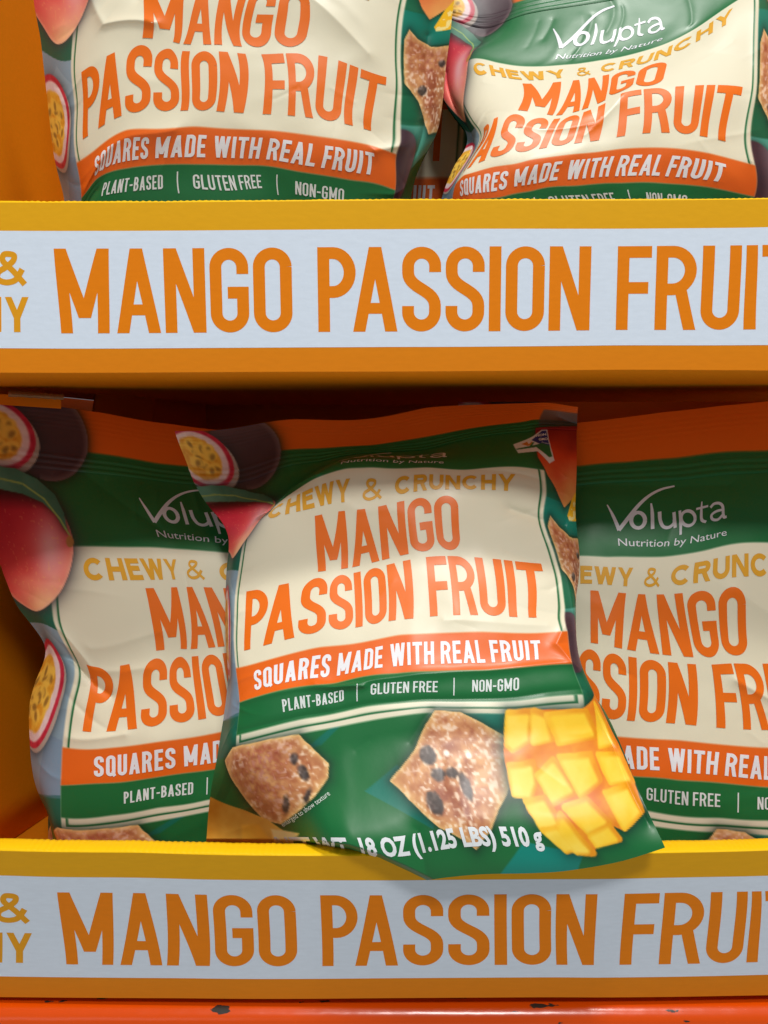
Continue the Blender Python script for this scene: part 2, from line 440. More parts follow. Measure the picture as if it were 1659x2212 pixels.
LM['right_low'] = [  # lower right bag
 (0,0,975,945),(285,0,1247,913),(380,0,1343,902),(470,0,1432,890),(590,0,1552,877),(700,0,1659,866),(1000,0,1950,840),
 (285,75,1247,1008),(390,75,1355,999),(500,75,1462,990),(700,75,1659,975),
 (290,285,1253,1200),(350,285,1313,1204),(480,285,1432,1203),(570,285,1522,1190),(645,285,1597,1173),(710,285,1659,1172),
 (358,172,1311,1090),(385,228,1337,1146),(618,215,1567,1116),(382,262,1334,1178),(620,262,1569,1156),(480,130,1459,1050),
 (458,333,1409,1246),(511,333,1447,1244),(410,310,1371,1227),(655,333,1606,1218),
 (312,375,1275,1275),(312,510,1272,1387),(660,440,1611,1346),(625,375,1576,1268),(630,512,1585,1414),
 (390,525,1344,1416),(390,670,1343,1556),(535,525,1503,1435),(535,670,1503,1567),(568,525,1538,1436),(568,670,1549,1572),(636,525,1601,1436),
 (397,710,1337,1591),(505,710,1462,1598),(676,710,1659,1615),(428,795,1373,1679),(505,795,1462,1687),(676,795,1659,1702),
 (487,730,1443,1618),(487,778,1447,1664),(578,778,1548,1673),(592,730,1570,1628),
 (447,820,1397,1701),(447,852,1397,1727),(585,820,1556,1716),(585,852,1556,1742),(618,836,1594,1733),
 (447,880,1395,1749),(583,880,1552,1765),(676,880,1659,1770),(459,910,1409,1786),(557,910,1522,1798),(676,910,1659,1807),
 (0,400,1000,1350),(0,700,990,1590),(0,1210,1010,2030),(500,1210,1480,2060),(1000,1210,1960,2030),(860,710,1830,1610),(860,285,1815,1165),(1000,700,1950,1590),(1000,350,1950,1220)]
LM['left_top'] = [  # upper left bag
 (0,-0,40,-330),(500,0,520,-360),(1000,0,1010,-335),(140,285,165,-60),(860,285,895,-60),(500,285,525,-85),(0,285,68,-70),(1000,285,992,-70),
 (312,510,301,80),(373,510,385,90),(490,510,480,96),(560,510,535,99),(640,510,634,101),(312,375,310,-25),(660,375,668,-20),(655,440,666,40),
 (180,525,175,156),(180,670,178,302),(385,525,370,112),(385,670,375,240),(535,525,534,118),(535,670,524,244),(568,525,573,120),(568,670,570,247),
 (820,525,836,169),(820,670,815,288),(700,525,706,122),(700,670,694,258),
 (140,710,165,354),(300,710,273,279),(440,710,419,272),(590,710,582,281),(722,710,727,300),(850,710,846,329),
 (140,795,176,430),(222,795,204,390),(312,795,279,364),(447,795,419,356),(547,795,524,358),(655,795,640,371),(762,795,756,391),(855,795,852,413),
 (205,778,206,381),(205,730,206,345),(795,730,811,332),(795,778,809,377),
 (263,852,217,422),(392,852,352,407),(447,852,417,405),(585,852,565,403),(655,852,638,419),(750,852,743,434),(373,730,336,300),(487,730,464,296),(592,730,585,301),(697,730,705,317),
 (140,380,159,51),(140,490,153,144),(140,580,162,226),(140,690,161,328),
 (0,345,72,0),(0,430,88,82),(0,530,99,185),(0,620,109,277),(0,720,121,359),(0,810,140,433),
 (860,330,877,0),(860,500,865,144),(860,570,868,205),(860,680,872,308),(860,715,853,339),(860,800,854,413),
 (1000,340,981,0),(1000,435,972,82),(1000,510,963,144),(1000,600,955,226),(1000,670,942,296),(1000,710,918,333),(1000,760,898,380),(1000,820,886,432),
 (0,1210,130,790),(500,1210,510,800),(1000,1210,900,790),(500,910,510,480)]
LM['right_top'] = [  # upper right bag, slumped
 (0,0,930,-20),(300,0,1110,-55),(1000,0,1690,-160),(220,75,1110,6),(500,75,1290,-45),(1000,75,1690,-110),
 (215,285,1022,126),(265,285,1071,136),(318,285,1119,143),(370,285,1168,144),(440,285,1241,139),(548,285,1338,124),(645,285,1436,95),(716,285,1509,58),(797,285,1590,3),
 (210,335,1024,141),(458,333,1260,155),(785,325,1578,26),(410,340,1229,158),(511,330,1298,146),
 (358,172,1195,63),(385,228,1212,103),(618,215,1434,63),(382,262,1205,129),(620,262,1434,85),(480,130,1333,14),
 (312,375,1130,182),(312,510,1111,236),(370,510,1187,247),(660,400,1441,140),(625,510,1392,187),
 (232,670,1008,368),(390,525,1183,260),(390,670,1153,325),(535,525,1307,226),(535,670,1292,304),(568,525,1343,199),(568,670,1333,297),(820,525,1605,187),(820,670,1582,310),
 (220,710,1003,375),(320,710,1071,358),(395,710,1144,343),(488,710,1241,332),(582,710,1338,321),(675,710,1436,319),(768,710,1533,331),(860,710,1632,358),
 (352,795,1085,428),(411,795,1144,416),(508,795,1241,403),(605,795,1338,397),(703,795,1436,397),(795,795,1533,406),(860,795,1632,426),
 (373,730,1112,372),(373,778,1112,399),(795,730,1569,358),(795,778,1569,393),
 (447,820,1180,423),(585,820,1323,415),(655,820,1397,415),
 (180,325,1006,170),(165,390,1003,220),(145,455,1020,268),(90,420,1004,258),(188,250,1022,108),(150,140,1045,82),(222,60,1102,-2),(72,60,985,6),(180,570,1046,296),(184,670,1001,374),(222,752,1000,404),(860,330,1640,0),(860,520,1635,195),
 (0,150,945,50),(0,300,945,150),(0,370,956,210),(0,400,969,236),(0,430,986,261),(0,458,1010,284),(0,540,1001,329),(0,590,985,350),(0,660,969,386),(0,740,955,427),
 (1000,300,1700,-20),(1000,520,1700,185),(1000,800,1700,430),(0,1210,960,800),(500,1210,1330,810),(1000,1210,1690,800),(500,910,1300,500)]
def affine(u0, v0, x0, y0, kx, ky, sh=0.0):
    return [(u, v, x0 + (u - u0) * kx + (v - v0) * sh, y0 + (v - v0) * ky) for u in (0, 300, 700, 1000) for v in (0, 400, 800, 1210)]
LM['back_top'] = affine(860, 600, 1003, 285, .86, .90, -.06)
LM['back_low_left'] = [(u, v, x + (v - 880) * -.02, 1765 + (v - 880) * .86) for u, x in ((0, 112), (60, 104), (140, 108), (157, 120), (600, 480), (1000, 800)) for v in (0, 300, 700, 880, 1210)]
LM['back_low_right'] = affine(500, 0, 1420, 868, .86, .82)

FWD = {k: TPS([(a, b) for a, b, _, _ in v], [(c, d) for _, _, c, d in v], 0.016) for k, v in LM.items()}
REV = {k: TPS([(c, d) for _, _, c, d in LM[k]], [(a, b) for a, b, _, _ in LM[k]], 0.004) for k in ('left_low', 'centre_low', 'right_low')}

# ------------------------------------------------------------------ the printed artwork, mixed as inks on a grid
STEP = 2.5
NU, NV = 401, 485
uu = np.arange(NU) * STEP; vv = np.arange(NV) * STEP
UU, VV = np.meshgrid(uu, vv)
PR = np.zeros((NV, NU, 3))
C_OR = np.array([232, 104, 24]); C_GR = np.array([24, 108, 56]); C_CR = np.array([230, 224, 198]); C_TE = np.array([12, 120, 100])
def put(alpha, col):
    global PR
    a = np.clip(alpha, 0, 1)[..., None]
    PR = PR * (1 - a) + np.asarray(col, float) * a
def box(u0, u1, v0, v1, aa=1.6):
    f = lambda x, a, b: np.clip((x - a) / aa + .5, 0, 1) * np.clip((b - x) / aa + .5, 0, 1)
    return f(UU, u0, u1) * f(VV, v0, v1)
def poly_sd(pts):
    p = np.asarray(pts, float); d = np.full(UU.shape, 1e9); s = np.zeros(UU.shape, bool)
    for (ax, ay), (bx, by) in zip(p, np.roll(p, -1, 0)):
        ex, ey = bx - ax, by - ay; wx, wy = UU - ax, VV - ay
        t = np.clip((wx * ex + wy * ey) / (ex * ex + ey * ey + 1e-9), 0, 1)
        d = np.minimum(d, np.hypot(wx - ex * t, wy - ey * t))
        c = ((ay > VV) != (by > VV)) & (UU < (bx - ax) * (VV - ay) / ((by - ay) if abs(by - ay) > 1e-9 else 1e-9) + ax)
        s ^= c
    return np.where(s, -d, d)
def ell_sd(cx, cy, rx, ry, rot=0):
    c, s = math.cos(R(rot)), math.sin(R(rot))
    x = (UU - cx) * c + (VV - cy) * s; y = -(UU - cx) * s + (VV - cy) * c
    q = np.hypot(x / rx, y / ry)
    return (q - 1) * min(rx, ry), x / rx, y / ry
fill = lambda sd, aa=1.8: np.clip(.5 - sd / aa, 0, 1)
N1 = fbm((NV, NU), 40, 1); N2 = fbm((NV, NU), 14, 2); N3 = fbm((NV, NU), 5, 3, 2); N4 = fbm((NV, NU), 80, 4); N5 = vnoise((NV, NU), 2.2, 9); N6 = vnoise((NV, NU), (3, 6), 12)
def mixc(a, b, t): return np.asarray(a, float) * (1 - t[..., None]) + np.asarray(b, float) * t[..., None]
def Fp(pts): return REV['centre_low'](np.array([(x * .6503 + 397.5, y * .6503 + 1362.7) for x, y in pts]))
def Ep(pts): return REV['left_low'](np.array(pts, float))

# flat grounds
put(np.ones_like(UU), C_GR)
put(box(-9, 1009, -9, 75), C_OR)
put(box(-9, 140, 285, 920), (20, 100, 78)); put(box(860, 1009, 75, 920), (22, 104, 70))
put(fill(poly_sd([(-9, 455), (150, 475), (150, 820), (-9, 830)])), (140, 166, 182))
put(fill(poly_sd([(-9, 560), (70, 480), (150, 540), (150, 640), (60, 660)])) * .5, (168, 194, 206))
put(fill(poly_sd([(30, 830), (95, 690), (150, 700), (150, 830)])) * .5, (112, 138, 168))
put(fill(poly_sd([(850, 350), (1010, 385), (1010, 450), (850, 440)])), (16, 128, 108))
put(fill(poly_sd([(850, 640), (1010, 640), (1010, 720), (930, 760), (850, 700)])), (86, 170, 150))
put(fill(poly_sd([(930, 740), (1010, 700), (1010, 930), (900, 930)])), (20, 118, 66))
# facets on the lower ground
for pts, c in [([(590, 530), (700, 440), (850, 560), (830, 665), (720, 600)], (12, 118, 100)), ([(380, 395), (500, 315), (560, 280), (450, 380)], (14, 112, 92)),
               ([(1045, 815), (1130, 700), (1330, 740), (1300, 812)], (8, 132, 118)), ([(900, 270), (1080, 268), (1075, 350)], (10, 124, 104)),
               ([(130, 560), (180, 440), (150, 430), (100, 560)], (18, 96, 50))]:
    put(fill(poly_sd(Fp(pts))), c)
# right-hand fruit behind the panel edge
put(box(862, 1009, 30, 104, 8) * .85, mixc((70, 58, 62), (140, 132, 134), N4 * np.clip((104 - VV) / 70, 0, 1)))
sd = poly_sd([(850, 110), (1010, 100), (1010, 345), (975, 360), (932, 378), (905, 350), (868, 300), (850, 240)])
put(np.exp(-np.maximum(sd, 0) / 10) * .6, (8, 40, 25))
tm = np.clip((VV - 110) / 260 + (N1 - .5) * .35, 0, 1)
mcol = np.where(tm[..., None] < .5, mixc((128, 14, 30), (214, 66, 34), np.clip(tm * 2, 0, 1)), mixc((214, 66, 34), (238, 168, 92), np.clip(tm * 2 - 1, 0, 1)))
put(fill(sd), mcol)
sd = poly_sd([(1010, 335), (975, 360), (948, 398), (955, 410), (1010, 412)]); put(fill(sd), mixc((250, 196, 40), (252, 232, 150), (N6 > .62).astype(float)))
def cracker(sd, seedv, seeds, spots=(), red=(.0, .0)):
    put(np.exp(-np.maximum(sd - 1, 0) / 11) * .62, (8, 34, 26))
    t = np.clip(.5 * N2 + .5 * N3 + (N1 - .5) * .6, 0, 1)
    c = mixc((150, 80, 50), (220, 164, 112), np.clip((t - .25) * 1.9, 0, 1))
    c = mixc(c, (246, 226, 204), np.clip((N5 * .75 + N3 * .45 - .66) * 4.2, 0, 1) * .8)
    c = mixc(c, (158, 62, 52), np.clip((N4 - .45) * 3.2, 0, 1) * np.clip((N5 - .25) * 1.6, 0, 1) * .6)
    e = np.exp(np.minimum(sd, 0) / 9)
    c = mixc(c, (240, 204, 132), e * .8)
    put(fill(sd + (N2 - .5) * 5), c)
    for cx, cy, rx, ry, rot in seeds:
        q, x, y = ell_sd(cx, cy, rx, ry, rot)
        put(fill(q + (N5 - .5) * 3, 5) * .86, mixc((46, 42, 44), (128, 118, 116), np.clip(.5 - .5 * x - .7 * y, 0, 1) * N5))
    for cx, cy, r_ in spots:
        put(fill(ell_sd(cx, cy, r_, r_)[0], 4), (250, 240, 226))
sd = poly_sd([(880, 400), (905, 425), (945, 452), (1010, 455), (1010, 660), (960, 662), (935, 640), (905, 585), (868, 540), (868, 430)])
cracker(sd, 1, [(985, 500, 13, 9, 20), (920, 560, 15, 12, 0)])
sd, x, y = ell_sd(866, 735, 62, 85, 0)
put(np.exp(-np.maximum(sd, 0) / 9) * .5, (10, 36, 30)); put(fill(sd), mixc((66, 46, 54), (150, 140, 146), np.clip(x * .8 - .1, 0, 1)))
# left: half passion fruit under the mango
def passion(cx, cy, rx, ry, rot):
    sd, x, y = ell_sd(cx + 7, cy + 9, rx, ry, rot); put(np.exp(-np.maximum(sd, 0) / 12) * .55, (18, 30, 36)); put(fill(sd), (172, 158, 148))
    sd, x, y = ell_sd(cx, cy, rx, ry, rot); put(fill(sd + (N2 - .5) * 2), mixc((176, 22, 52), (214, 60, 84), N3))
    sd, x, y = ell_sd(cx, cy, rx * .87, ry * .87, rot); put(fill(sd + (N2 - .5) * 3, 4), mixc((226, 196, 200), (246, 226, 220), N3))
    sd, x, y = ell_sd(cx, cy, rx * .68, ry * .70, rot)
    p = np.clip(N2 * 1.2 + (N5 - .5) * .3, 0, 1)
    put(fill(sd + (N2 - .5) * 14, 5), mixc((206, 118, 20), (250, 202, 76), p))
    rng = np.random.default_rng(int(cx * 7 + cy))
    for i in range(16):
        a, r_ = rng.random() * 6.28, .5 * math.sqrt(rng.random()); c, s = math.cos(R(rot)), math.sin(R(rot))
        px, py = rx * r_ * math.cos(a), ry * r_ * math.sin(a)
        ux, uy = cx + px * c - py * s, cy + px * s + py * c; k = min(rx, ry) * .15
        q, _, _ = ell_sd(ux, uy, k * 1.7, k, rng.random() * 180); put(fill(q, 4) * .85, (252, 206, 84))
        q, _, _ = ell_sd(ux + 3, uy + 3, k * .8, k * .5, rng.random() * 180); put(fill(q, 5) * .55, (96, 62, 34))
passion(30, 612, 86, 110, 3)
# the cream panel with its bands and thin green frame
put(box(140, 860, 285, 910), C_CR)
put(box(150.5, 156.5, 285, 710), (38, 112, 66)); put(box(843.5, 849.5, 285, 710), (38, 112, 66))
put(box(152, 848, 893, 899), (38, 112, 66)); put(box(152, 157.5, 880, 899), (38, 112, 66)); put(box(842.5, 848, 880, 899), (38, 112, 66))
put(box(140, 860, 710, 795), C_OR); put(box(140, 860, 795, 880), C_GR)
# top left fruit, over the panel corner
sd, x, y = ell_sd(146, 58, 76, 84, -8)
put(np.exp(-np.maximum(sd, 0) / 10) * .7, (14, 26, 18))
dk = mixc((50, 30, 38), (122, 98, 102), np.clip((N4 - .3) * 1.1 + .35 * np.clip(-y, 0, 1), 0, 1)); dk = mixc(dk, (150, 128, 126), np.clip((sd + 12) / 12, 0, 1) * .55 * (x > -.4))
put(fill(sd), dk)
passion(42, 60, 80, 66, 18)
sd = poly_sd(crom([(-9, 160), (60, 156), (125, 168), (168, 202), (190, 258), (188, 318), (165, 374), (128, 412), (88, 428), (48, 420), (-9, 372)], 6))
put(np.exp(-np.maximum(sd - 1, 0) / 16) * .72, (52, 48, 56))
t = np.clip((UU * .35 + VV - 215) / 250 + (N1 - .5) * .4, 0, 1)
mg = np.where(t[..., None] < .55, mixc((184, 34, 56), (230, 84, 84), np.clip(t / .55, 0, 1)), mixc((230, 84, 84), (248, 186, 140), np.clip((t - .55) / .45, 0, 1)))
mg = mixc(mg, (240, 184, 188), np.exp(-((UU - 142) / 34) ** 2 - ((VV - 285) / 70) ** 2) * .85)
mg = mixc(mg, (58, 12, 26), np.clip(1 - (VV - 168) / 34, 0, 1) * .75); mg = mixc(mg, (250, 200, 120), (N5 > .86) * .25)
mg = mixc(mg, (236, 176, 150), np.clip((sd + 9) / 9, 0, 1) * .6)
put(fill(sd), mg)
lf = Ep([(-60, 1008), (0, 1008), (34, 1013), (80, 1035), (118, 1068), (138, 1108), (146, 1150), (138, 1142), (120, 1112), (92, 1086), (50, 1068), (0, 1057), (-60, 1048)])
sd = poly_sd(lf); put(np.exp(-np.maximum(sd, 0) / 8) * .5, (20, 20, 18)); put(fill(sd), mixc((34, 86, 66), (104, 158, 134), np.clip(N1 * 1.3 - .1, 0, 1)))
vein = Ep([(-60, 1034), (0, 1034), (50, 1046), (95, 1078), (130, 1122), (150, 1156), (152, 1166)])
for a, b in zip(vein[:-1], vein[1:]):
    n = np.array([-(b - a)[1], (b - a)[0]]); n = n / np.linalg.norm(n) * 1.7
    put(fill(poly_sd([a + n, b + n, b - n, a - n])), (150, 176, 92))
put(fill(ell_sd(*Ep([(151, 1170)])[0], 8, 13)[0]), (176, 122, 66))
# lower ground: crackers and cut mango
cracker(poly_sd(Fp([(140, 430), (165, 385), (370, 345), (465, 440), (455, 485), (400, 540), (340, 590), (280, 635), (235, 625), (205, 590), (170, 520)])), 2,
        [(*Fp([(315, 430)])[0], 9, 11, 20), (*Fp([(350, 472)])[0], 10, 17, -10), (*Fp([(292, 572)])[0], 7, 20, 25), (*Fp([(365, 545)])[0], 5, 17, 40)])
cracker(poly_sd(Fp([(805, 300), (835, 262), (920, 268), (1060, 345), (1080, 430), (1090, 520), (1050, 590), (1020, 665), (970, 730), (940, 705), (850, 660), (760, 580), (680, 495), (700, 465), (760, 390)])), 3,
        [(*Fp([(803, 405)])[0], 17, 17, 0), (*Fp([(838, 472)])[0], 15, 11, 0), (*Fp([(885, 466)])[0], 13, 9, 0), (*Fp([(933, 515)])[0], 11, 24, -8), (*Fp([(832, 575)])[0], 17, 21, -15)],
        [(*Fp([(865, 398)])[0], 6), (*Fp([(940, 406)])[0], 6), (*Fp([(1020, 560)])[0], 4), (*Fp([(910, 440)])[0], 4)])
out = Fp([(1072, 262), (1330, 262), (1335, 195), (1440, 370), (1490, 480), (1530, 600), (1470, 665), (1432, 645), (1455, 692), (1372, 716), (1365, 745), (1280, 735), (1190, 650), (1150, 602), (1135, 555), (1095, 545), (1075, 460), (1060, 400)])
sd = poly_sd(out); put(np.exp(-np.maximum(sd - 1, 0) / 13) * .7, (6, 40, 34))
put(fill(sd), mixc((216, 112, 28), (232, 152, 36), np.clip(N2 * 1.6 - .3, 0, 1)))
cubes = [[(1070, 266), (1145, 266), (1155, 362), (1090, 395), (1072, 380)], [(1152, 266), (1262, 266), (1268, 352), (1172, 372)], [(1270, 266), (1338, 266), (1372, 345), (1285, 365)],
         [(1082, 440), (1182, 425), (1192, 490), (1165, 548), (1100, 545)], [(1192, 470), (1262, 408), (1325, 520), (1240, 568)], [(1278, 400), (1362, 392), (1395, 480), (1335, 538)],
         [(1375, 395), (1448, 405), (1496, 500), (1420, 495)], [(1140, 562), (1215, 545), (1262, 640), (1195, 655)], [(1278, 575), (1352, 542), (1425, 632), (1350, 672)],
         [(1402, 520), (1476, 502), (1526, 600), (1466, 660)], [(1195, 662), (1255, 645), (1318, 726), (1275, 735)], [(1262, 600), (1290, 640), (1366, 742), (1310, 742), (1250, 650)],
         [(1352, 682), (1420, 642), (1453, 690), (1372, 714)], [(1345, 240), (1385, 300), (1430, 375), (1380, 380)]]
for i, cb in enumerate(cubes):
    q = Fp(cb); ctr = q.mean(0); sdc = poly_sd(ctr + (q - ctr) * .94) - 6
    put(fill(sdc + (N2 - .5) * 6, 3), mixc((224, 146, 24), (242, 188, 44), np.clip(.5 - (UU - ctr[0]) / 60 + (N2 - .5), 0, 1)))
    top = q.copy(); top = ctr + (q - ctr) * .82 + np.array([-4, 5]) * (1 if i % 2 else .5)
    put(fill(poly_sd(ctr + (top - ctr) * .86) - 5 + (N2 - .5) * 5, 7), mixc((244, 200, 50), (250, 224, 108), np.clip(N1 * 1.8 - .6 + (N2 - .5) * .6, 0, 1)))
sd = poly_sd(Fp([(60, 545), (90, 552), (180, 590), (240, 620), (290, 655), (348, 665), (320, 710), (50, 760)]))
put(fill(sd), mixc((196, 130, 36), (236, 196, 96), np.clip(N1 * 1.5 - .2 + (UU - 100) / 500, 0, 1)))
put(fill(poly_sd(Fp([(250, 650), (290, 655), (348, 665), (325, 705), (270, 715)])), 6), (250, 236, 168))
put(fill(poly_sd(Fp([(170, 640), (215, 635), (250, 690), (240, 740), (160, 740)])), 9) * .7, (246, 190, 64))
# verified seal by the zip
bd = [(782, 176), (840, 142), (872, 118), (892, 118), (900, 250), (880, 262), (852, 216), (800, 226)]
q = np.array(bd, float); sd = poly_sd(q); put(fill(sd), (224, 228, 232))
put(fill(poly_sd([(836, 160), (872, 122), (889, 122), (894, 204), (866, 184)])), (26, 44, 128))
put(fill(poly_sd([(868, 178), (893, 190), (895, 236), (884, 240), (850, 196), (796, 208), (793, 202), (846, 186)])), (20, 112, 66))
put(fill(poly_sd([(806, 178), (822, 166), (828, 180), (838, 166), (842, 178), (826, 190)])), (206, 128, 52))
put(fill(poly_sd([(826, 198), (840, 172), (846, 170), (834, 198)])), (24, 120, 60))
PR_LIN = lin(np.clip(PR, 0, 255))

# ------------------------------------------------------------------ lettering of the bags, laid out once
PRINT = {}
k = Ink(); write(k, 'MANGO', 312, 660, 375, 510, s=.145, gap=.05, asp=.90); write(k, 'PASSION', 180, 535, 525, 670, s=.146, gap=.045, asp=.80); write(k, 'FRUIT', 568, 820, 525, 670, s=.146, gap=.045, asp=.80); PRINT['title_lettering'] = (k.arrays(), (236, 112, 14))
k = Ink(); write(k, 'CHEWY', 210, 408, 310, 357, WIDE, .235, .12, asp=.82); write(k, '&', 436, 480, 310, 357, WIDE, .16, asp=.82); write(k, 'CRUNCHY', 511, 790, 310, 357, WIDE, .235, .12, asp=.82); PRINT['slogan_lettering'] = (k.arrays(), (226, 166, 44))
k = Ink(); [write(k, t_, a_, b_, 728, 778, NARROW, .16, .10, asp=.86) for t_, a_, b_ in (('SQUARES', 205, 358), ('MADE', 373, 470), ('WITH', 487, 578), ('REAL', 592, 684), ('FRUIT', 697, 795))]; PRINT['banner_lettering'] = (k.arrays(), (236, 237, 242))
k = Ink(); write(k, 'PLANT-BASED', 263, 392, 820, 853, NARROW, .125, .09, asp=.86); write(k, 'GLUTEN FREE', 447, 585, 820, 853, NARROW, .125, .09, .24, asp=.86); write(k, 'NON-GMO', 655, 750, 820, 853, NARROW, .125, .09, asp=.86)
bars(k, [(418, 813, 420.4, 863), (617, 813, 619.4, 863)]); PRINT['claim_lettering'] = (k.arrays(), (218, 226, 224))
k = Ink()
G_ = lambda pts: [tuple(p) for p in REV['right_low'](np.array([(x * .29845 + 1164, y * .29845 + 823.3) for x, y in pts]))]
for pts, wd in [([(492, 893), (535, 975), (580, 1080)], [2.2, 6, 8.5]), ([(576, 1080), (640, 1000), (720, 905), (800, 835), (890, 787), (988, 760)], [8, 8, 7, 6, 5, 3.4]),
                (arc(720, 1010, 52, 56, 0, 360, 26), 7.6), ([(818, 888), (826, 960), (828, 1074)], [3, 6.4, 7]), ([(880, 948), (884, 1010), (905, 1055), (945, 1060), (982, 1030), (986, 1000)], 7), ([(984, 948), (992, 1062)], 7),
                ([(1026, 935), (1032, 1020), (1030, 1112)], [6, 7, 5]), (arc(1085, 990, 50, 54, 0, 360, 26), 7.2), ([(1182, 868), (1178, 940), (1182, 1000), (1212, 1016)], [3, 6.6, 7, 6]), ([(1142, 922), (1226, 900)], 5.2),
                ([(1242, 912), (1268, 885), (1305, 882), (1328, 905), (1332, 960), (1338, 985), (1356, 980)], 6.6), ([(1328, 928), (1280, 942), (1250, 968), (1258, 998), (1295, 1000), (1330, 965)], 6.4)]:
    p = G_(crom(pts) if len(pts) < 20 else pts)
    V, T = union_tris(strip(p, wd), 6.0); k.add(V, T)
plain_text(k, 'Nutrition by Nature', (382, 262), (620, 262), 16.5)
PRINT['brand_logo'] = (k.arrays(), (222, 226, 232))
k = Ink(); plain_text(k, 'NET WT. 18 OZ (1.125 LBS) 510 g', (172, 1150), (742, 1150), 34, .04); PRINT['weight_lettering'] = (k.arrays(), (226, 232, 236))
k = Ink(); a, b = Fp([(290, 642), (462, 540)]); plain_text(k, 'enlarged to show texture', a, b, 9.5); PRINT['note_lettering'] = (k.arrays(), (206, 220, 210))
k = Ink(); plain_text(k, 'NON', (852, 148), (887, 144), 10, .03); plain_text(k, 'GMO', (860, 166), (890, 166), 11, .03); plain_text(k, 'Project', (868, 178), (892, 186), 6); PRINT['seal_lettering'] = (k.arrays(), (230, 234, 240))

# ------------------------------------------------------------------ bags
def ridge(Ug, Vg, pts, amp, wid):
    d = np.full(Ug.shape, 1e9)
    for (ax, ay), (bx, by) in zip(pts[:-1], pts[1:]):
        ex, ey = bx - ax, by - ay; t = np.clip(((Ug - ax) * ex + (Vg - ay) * ey) / (ex * ex + ey * ey), 0, 1)
        d = np.minimum(d, np.hypot(Ug - ax - ex * t, Vg - ay - ey * t))
    return amp * .75 * np.exp(-np.maximum(np.sqrt(d * d + 6.0) - 2.45, 0) / (wid * .9))

